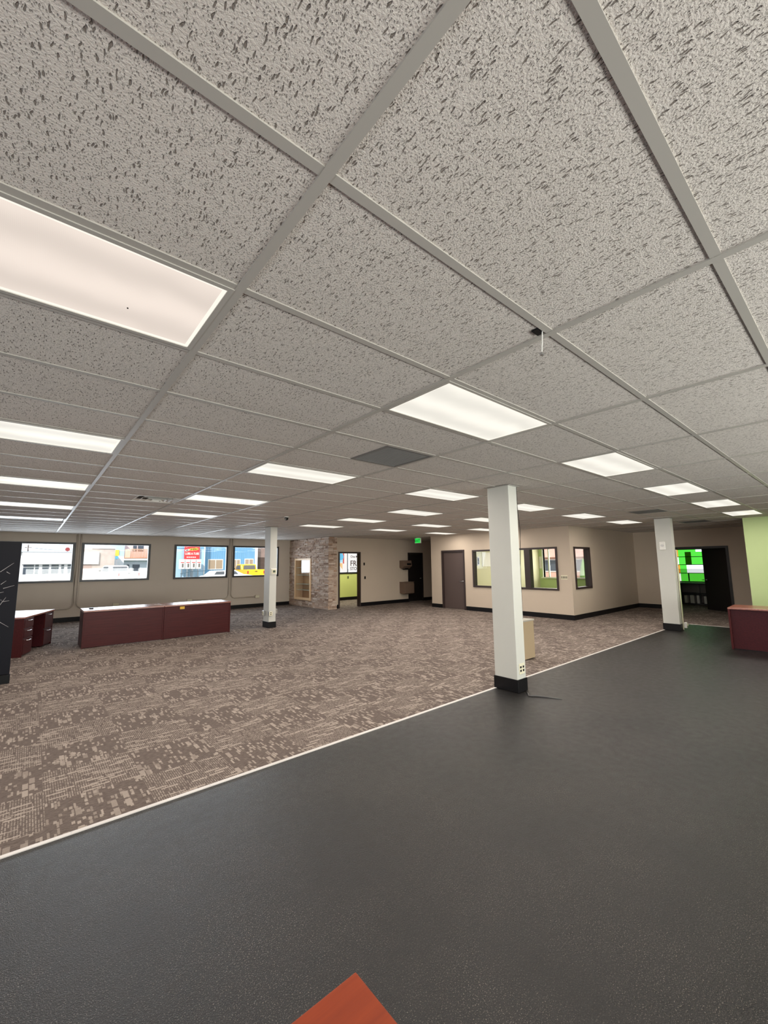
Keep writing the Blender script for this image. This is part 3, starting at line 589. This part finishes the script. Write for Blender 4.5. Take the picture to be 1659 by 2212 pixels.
# desk by the green wall
t_ = thing('reception_desk', 'mahogany desk on the black floor in front of the green wall', 'desk', (10.13, 1.86, 0), math.radians(2)); L = 2.2
box('desk_top', MAHOTOP, (0, -L, .735, .75, 0, .765), t_, .003); box('side_panel', MAHO, (.0, -.03, 0, .72, 0, .735), t_, .002); box('side_panel', MAHO, (.0, -L, 0, .72, -L+.03, .735), t_, .002)
box('back_panel', MAHOX, (.06, -L+.03, .012, .08, -.03, .735), t_); box('bottom_rail', BLACK, (.05, -L+.03, 0, .09, -.03, .012), t_)
# the desk the photographer leans over
t_ = thing('wooden_table', 'orange cherry tabletop corner at the bottom of the photo', 'table', (-1.2, .05, 0)); W0, D0 = 1.82, .79
MB().prism([(0, 0), (W0, 0), (W0, D0), (0, D0)], .722, .75, 'z').build('table_top', CHERRY, t_, .003)
for x0, y0 in ((.06, .06), (W0-.11, .06), (.06, D0-.11), (W0-.11, D0-.11)): box('leg', BLACK, (x0, y0, 0, x0+.05, y0+.05, .722), t_)

# ---------------- outside ----------------
struct(box('ground', paint('asphalt', srgb(150, 148, 146), .9), (-60, 16.5, -.3, 110, 140, -.1)))
struct(box('ground_yard', paint('yard', srgb(170, 165, 150), .9), (20.2, -40, -.3, 90, 16.4, -.1)))
EW = paint('white_siding', srgb(222, 222, 222), .7); DW = paint('shop_glass', srgb(80, 88, 98), .3, spec=.3); PK = paint('pink_stone', srgb(190, 165, 155), .8)
# white storefront
t_ = thing('storefront', 'long white storefront with wide fascia across the street', 'building', (-6, 52, 0)); box('wall', EW, (0, .3, -.1, 9.4, 6, 3.2), t_); box('fascia', paint('fascia_white', srgb(240, 240, 240), .6), (5.4, 0, 2.02, 9.4, .35, 3.18), t_, .02)
box('cap', paint('cap_grey', srgb(190, 195, 200), .6), (0, -.05, 3.18, 9.45, .5, 3.25), t_)
for a, b in ((5.55, 6.32), (6.42, 6.68), (6.95, 7.45), (7.63, 8.20), (8.40, 8.62), (8.90, 9.3)):
    w_ = box('shop_window', DW, (a, .27, 1.08, b, .31, 1.98), t_); box('transom', EW, (a, .24, 1.72, b, .27, 1.76), w_)
box('lower_panel', PK, (7.0, .26, .4, 8.3, .3, 1.0), t_)
# stone clad building
t_ = thing('stone_building', 'pinkish stone clad building with a blank white board across the street', 'building', (3.9, 52.3, 0)); box('wall', paint('pale_stone', srgb(205, 190, 180), .9, .25), (0, 0, -.1, 2.95, 8, 3.65), t_); box('parapet', EW, (.9, -.1, 3.6, 3.0, 8, 3.72), t_)
box('blank_board', paint('fascia_white', srgb(240, 240, 240), .6), (.1, -.2, 1.98, 1.55, 0, 3.25), t_, .02); box('shutter', PK, (.1, -.04, .9, .95, 0, 1.95), t_)
t_ = thing('round_sign', 'dark red oval sign above the white storefront roof', 'sign', (3.2, 60, 0)); MB().lathe([(.01, -.05), (.22, -.05), (.22, .05), (.01, .05)], (0, 0, 3.76), 24, 'y').build('face', paint('dark_red', srgb(150, 60, 60), .5), t_); box('arm', paint('cap_grey', srgb(190, 195, 200), .6), (-1.2, -.03, 3.62, -.1, .03, 3.68), t_); box('post', STEEL, (-.05, -.03, -.1, .05, .03, 3.6), t_)
t_ = thing('utility_pole', 'distant utility pole above the white storefront', 'pole', (-.27, 62, 0)); MB().tube([(0, 0, -.1), (0, 0, 4.3)], .06, 8).build('pole', DOORM, t_); box('crossarm', DOORM, (-.3, -.04, 3.95, .3, .04, 4.02), t_); MB().tube([(0, 0, 4.0), (2, 0, 3.75), (6, 0, 3.6)], .015, 5).build('wire', BLACK, t_)
# sign pole
t_ = thing('sign_pole', 'roadside pole with small yellow and blue signs', 'sign', (6.94, 51.6, 0)); box('pole', paint('grey_pole', srgb(150, 150, 155), .5), (-.06, .05, -.1, .06, .12, 3.4), t_); box('yellow_sign', paint('sign_yellow', srgb(250, 205, 70), .5), (-.16, 0, 2.83, .18, .05, 3.47), t_, .01); box('blue_sign', paint('sign_blue', srgb(90, 170, 215), .5), (-.13, 0, 2.52, .13, .05, 2.79), t_, .01)
t_ = thing('white_building', 'small white building with pale blue upper floor behind the sign pole', 'building', (6.9, 56, 0)); box('wall', EW, (0, 0, -.1, 1.35, 5, 2.9), t_); box('upper_floor', paint('pale_blue', srgb(190, 215, 235), .6), (0, .02, 2.9, 1.35, 5, 4.6), t_); box('downpipe', paint('pipe_grey', srgb(120, 130, 135), .5), (.3, -.06, 2.95, .38, .0, 3.5), t_); box('downpipe', paint('pipe_grey', srgb(120, 130, 135), .5), (.75, -.06, 3.1, .83, .0, 3.6), t_)
# balcony building
OR = paint('orange_timber', srgb(214, 150, 112), .7); t_ = thing('balcony_building', 'two storey building with an orange timber balcony railing', 'building', (8.25, 57, 0))
box('wall', EW, (0, 0, -.1, 2.7, 8, 2.6), t_); box('upper_wall', paint('pale_pink', srgb(228, 205, 200), .7), (0, 0, 2.6, 2.7, 8, 6.5), t_); box('floor_beam', EW, (0, -1.0, 2.42, 2.7, 0, 2.66), t_); box('shop_band', paint('band_green', srgb(170, 185, 175), .6), (0, -.1, 2.3, 2.7, 0, 2.36), t_)
b_ = box('balcony_floor', OR, (0, -1.05, 2.66, 2.7, 0, 2.74), t_); m = MB().box(.6, -1.05, 3.68, 2.7, -.98, 3.76); q = .65
while q < 2.65: m.box(q, -1.04, 2.74, q+.05, -1.0, 3.68); q += .115
m.build('railing', OR, t_); box('railing_panel', paint('pale_orange', srgb(235, 195, 170), .7), (.05, -1.05, 2.74, .6, -1.0, 3.72), t_)
for a, b in ((1.0, 1.38), (1.5, 2.1)): box('upper_window', DW, (a, -.03, 3.5, b, 0, 4.6), t_)
for a, b in ((.45, .72), (1.05, 1.8)): box('shop_window', DW, (a, -.03, .8, b, 0, 1.95), t_)
# blue corrugated building
BL = paint('blue_metal', srgb(120, 172, 208), .6); BLL = paint('light_blue_metal', srgb(176, 210, 232), .6)
t_ = thing('blue_building', 'blue corrugated metal building across the street', 'building', (11.0, 50, 0)); m = MB(); q = 4.1
while q < 10.4: m.box(q, -.03, -.1, q+.12, .1, 5.2); q += .26
m.box(4.0, .02, -.1, 10.6, 9, 5.2); m.build('corrugated_wall', BL, t_); box('porch_wall', BLL, (.2, -1.2, -.1, 3.9, 9, 3.6), t_); MB().prism([(.0, 3.6), (4.1, 3.6), (2.05, 4.9)], -1.25, 9).build('gable', BL, t_)
box('corner_post', WHITE, (3.9, -1.3, -.1, 4.0, .1, 5.2), t_); box('downpipe', paint('pipe_taupe', srgb(165, 155, 148), .5), (4.0, -.1, -.1, 4.2, 0, 5.2), t_); box('corner_trim', WHITE, (10.35, -.12, -.1, 10.7, .1, 5.2), t_)
for a, b, z0, z1 in ((4.72, 6.46, 1.25, 2.46), (7.6, 8.55, 1.2, 2.46), (9.05, 10.2, 1.5, 2.52)):
    w_ = box('window_frame', WHITE, (a, -.09, z0, b, -.03, z1), t_); mid = (a+b)/2
    for c, d in ((a+.09, mid-.04), (mid+.04, b-.09)): box('pane', paint('tan_blind', srgb(170, 150, 128), .4), (c, -.10, z0+.1, d, -.09, z1-.1), w_)
t_ = thing('shop_sign', 'red roadside sign with yellow and white lettering, LUBE A TUBE', 'sign', (12.72, 48.4, 0)); RD = paint('sign_red', srgb(222, 60, 62), .5); box('panel', RD, (0, 0, 2.38, 1.6, .06, 3.85), t_, .01)
YL = paint('letter_yellow', srgb(255, 226, 90), .5); m = MB()
for q in range(7): MB.lathe(m, [(.001, -.012), (.10+.02*(q % 3), -.012), (.10+.02*(q % 3), 0)], (.55+q*.13, 0, 3.48+.012*q+.02*(q % 2)), 10, 'y')
m.build('yellow_emblem', YL, t_); m = MB()
for q in range(3): MB.lathe(m, [(.001, -.012), (.11, -.012), (.11, 0)], (.17+q*.11, 0, 3.38+.03*q), 10, 'y')
m.build('white_emblem', WHITE, t_)
text('lettering', 'LUBE-A-TUBE', .34, WHITE, (.80, -.01, 2.93), (PI/2, 0, 0), t_, .004, 'CENTER', .72); m = MB()
for q in range(5): m.box(.25+q*.2, -.01, 2.60, .40+q*.2, 0, 2.70)
m.build('small_print', WHITE, t_); box('support_post', STEEL, (.75, .06, -.1, .85, .14, 3.6), t_)
for q in range(4):
    x_ = 12.25+q*.56; t_ = thing('notice_box', ['white notice box farthest from the blue wall beneath the red sign', 'second white notice box beneath the red sign', 'third white notice box beneath the red sign', 'white notice box beneath the red sign, closest to the downpipe'][q], 'notice box', (x_-.08, 47.85, 0), 0, 'white boxes beneath the red sign')
    box('body', WHITE, (0, 0, 1.38, .50, .4, 2.42), t_, .01); box('header', RD, (.10, -.01, 2.02, .44, 0, 2.10), t_); box('opening', paint('dark_grey', srgb(110, 105, 100), .6), (.22, -.01, 1.55, .38, 0, 1.95), t_); box('leg', STEEL, (.2, .15, -.1, .3, .25, 1.38), t_)
t_ = thing('handrail', 'dark ramp handrail in front of the light blue wall', 'handrail', (12.3, 47.6, 0)); RP = paint('rail_grey', srgb(70, 95, 110), .5); MB().tube([(-.1, 0, .88), (1.1, 0, 1.14), (2.5, 0, 1.16)], .03, 6).build('rail', RP, t_)
for a in (0, .35, .7, 1.1, 1.5, 1.68): MB().tube([(a, 0, -.1), (a, 0, .9+min(a, 1.1)*.22)], .025, 6).build('post', RP, t_)
t_ = thing('brown_building', 'weathered brown building beyond the blue one', 'building', (21.9, 51, 0)); box('wall', paint('weathered_brown', srgb(150, 128, 118), .8, .3), (0, 0, -.1, 9, 7, 5.2), t_); box('porch_opening', paint('dark_brown', srgb(84, 66, 56), .8), (0, -.03, .2, 3, 0, 2.7), t_)
# vehicles
TIRE = paint('tyre', srgb(30, 30, 32), .8); AG = paint('auto_glass', srgb(96, 100, 108), .1); RED = paint('tail_light', srgb(190, 40, 45), .3)
def wheels(t_, pts, r=.38):
    for x, y in pts: MB().lathe([(.05, -.11), (r*.95, -.11), (r, -.08), (r, .08), (r*.95, .11), (.05, .11)], (x, y, r), 18, 'x').build('wheel', TIRE, t_, smooth=False)
def pickup(label, loc, rz, pc):
    t_ = thing('pickup_truck', label, 'truck', loc, rz); w = .95
    MB().prism([(0, .45), (0, 1.36), (2.0, 1.36), (2.0, 1.30), (4.2, 1.30), (5.5, 1.12), (5.6, .5), (5.2, .42), (.1, .42)], -w, w, 'x').build('body', pc, t_, .05)
    MB().prism([(1.95, 1.30), (2.15, 1.86), (2.5, 1.93), (3.5, 1.92), (4.3, 1.30)], -w+.12, w-.12, 'x').build('cab', pc, t_, .07)
    MB().prism([(-.66, 1.38), (.66, 1.38), (.58, 1.80), (-.58, 1.80)], 1.90, 2.2).build('rear_window', AG, t_)
    for s_ in (-1, 1):
        MB().prism([(2.3, 1.36), (2.45, 1.80), (3.4, 1.80), (3.95, 1.36)], s_*(w-.13), s_*(w-.10), 'x').build('side_window', AG, t_); box('tail_light', RED, (s_*(w-.15), -.02, .92, s_*(w-.01), .03, 1.22), t_, .01)
        MB().lathe([(.001, -.04), (.10, -.04), (.10, .04)], (s_*(w+.12), 3.7, 1.42), 12, 'y').build('mirror', TIRE, t_)
    box('tailgate_handle', TIRE, (-.12, -.03, 1.13, .12, 0, 1.19), t_); box('bumper', STEEL, (-w+.02, -.12, .48, w-.02, .02, .62), t_, .02); wheels(t_, [(-.84, 1.1), (.84, 1.1), (-.84, 4.6), (.84, 4.6)])
pickup('white pickup truck parked facing the pinkish stone building', (7.12, 45, -.1), math.radians(14), paint('car_white', srgb(240, 240, 240), .25)); pickup('bright yellow pickup truck parked in front of the blue building', (18.15, 42, -.1), math.radians(-2), paint('car_yellow', srgb(255, 200, 30), .25))
t_ = thing('white_car', 'white car parked sideways in front of the yellow pickup', 'car', (10.9, 36, -.1)); CW = paint('car_white', srgb(240, 240, 240), .25)
MB().prism([(0, .35), (.05, .95), (.9, 1.02), (3.4, 1.02), (4.4, .85), (4.45, .4)], -.85, .85).build('body', CW, t_, .06); MB().prism([(.35, 1.0), (.8, 1.36), (2.5, 1.40), (3.3, 1.02)], -.72, .72).build('cabin', CW, t_, .06)
for a, b, c in ((.75, 1.55, 0), (1.65, 2.75, .25)): MB().prism([(a, 1.06), (a+.18, 1.30), (b-c, 1.30), (b, 1.06)], -.75, -.72).build('side_window', AG, t_)
for x, y in ((.85, -.75), (.85, .75), (3.6, -.75), (3.6, .75)): MB().lathe([(.05, -.1), (.32, -.1), (.32, .1), (.05, .1)], (x, y, .32), 18, 'y').build('wheel', TIRE, t_)
# yard side building beyond the office
t_ = thing('yard_building', 'pinkish house with tiled roof beyond the office window', 'building', (32, 11, 0)); box('wall', paint('peach_wall', srgb(226, 180, 158), .8), (0, 0, -.1, 8, 12, 2.1), t_); MB().prism([(-.5, 2.05), (8.5, 2.05), (4, 5.0)], -.4, 12.4).build('roof', paint('terracotta', srgb(214, 160, 140), .8, .2), t_)
for a, b in ((2.9, 3.7), (5.3, 6.3)): w_ = box('window_frame', WHITE, (-.05, a-.08, .9, 0, b+.08, 1.9), t_); box('pane', DW, (-.06, a, .98, -.05, b, 1.82), w_)
tag(MB().box(29.0, 16.2, -.1, 29.3, 19.2, 1.5).build('white_trailer', EW), 'pale trailer side beyond the office window', 'trailer')
t_ = thing('young_tree', 'small green cypress in the yard beyond the office side window', 'tree', (29.5, 13.1, -.1)); MB().lathe([(.02, 0), (.22, .3), (.28, .8), (.18, 1.4), (.02, 2.0)], n=10).build('crown', paint('leaf_green', srgb(120, 160, 80), .8, .3), t_, smooth=True); MB().tube([(0, 0, 0), (0, 0, .5)], .04, 6).build('trunk', DOORM, t_)

S.cycles.use_denoising = True
S.cycles.max_bounces = 8; S.cycles.diffuse_bounces = 5; S.cycles.glossy_bounces = 3; S.cycles.transparent_max_bounces = 12
S.cycles.sample_clamp_indirect = 4; S.cycles.caustics_reflective = False; S.cycles.caustics_refractive = False
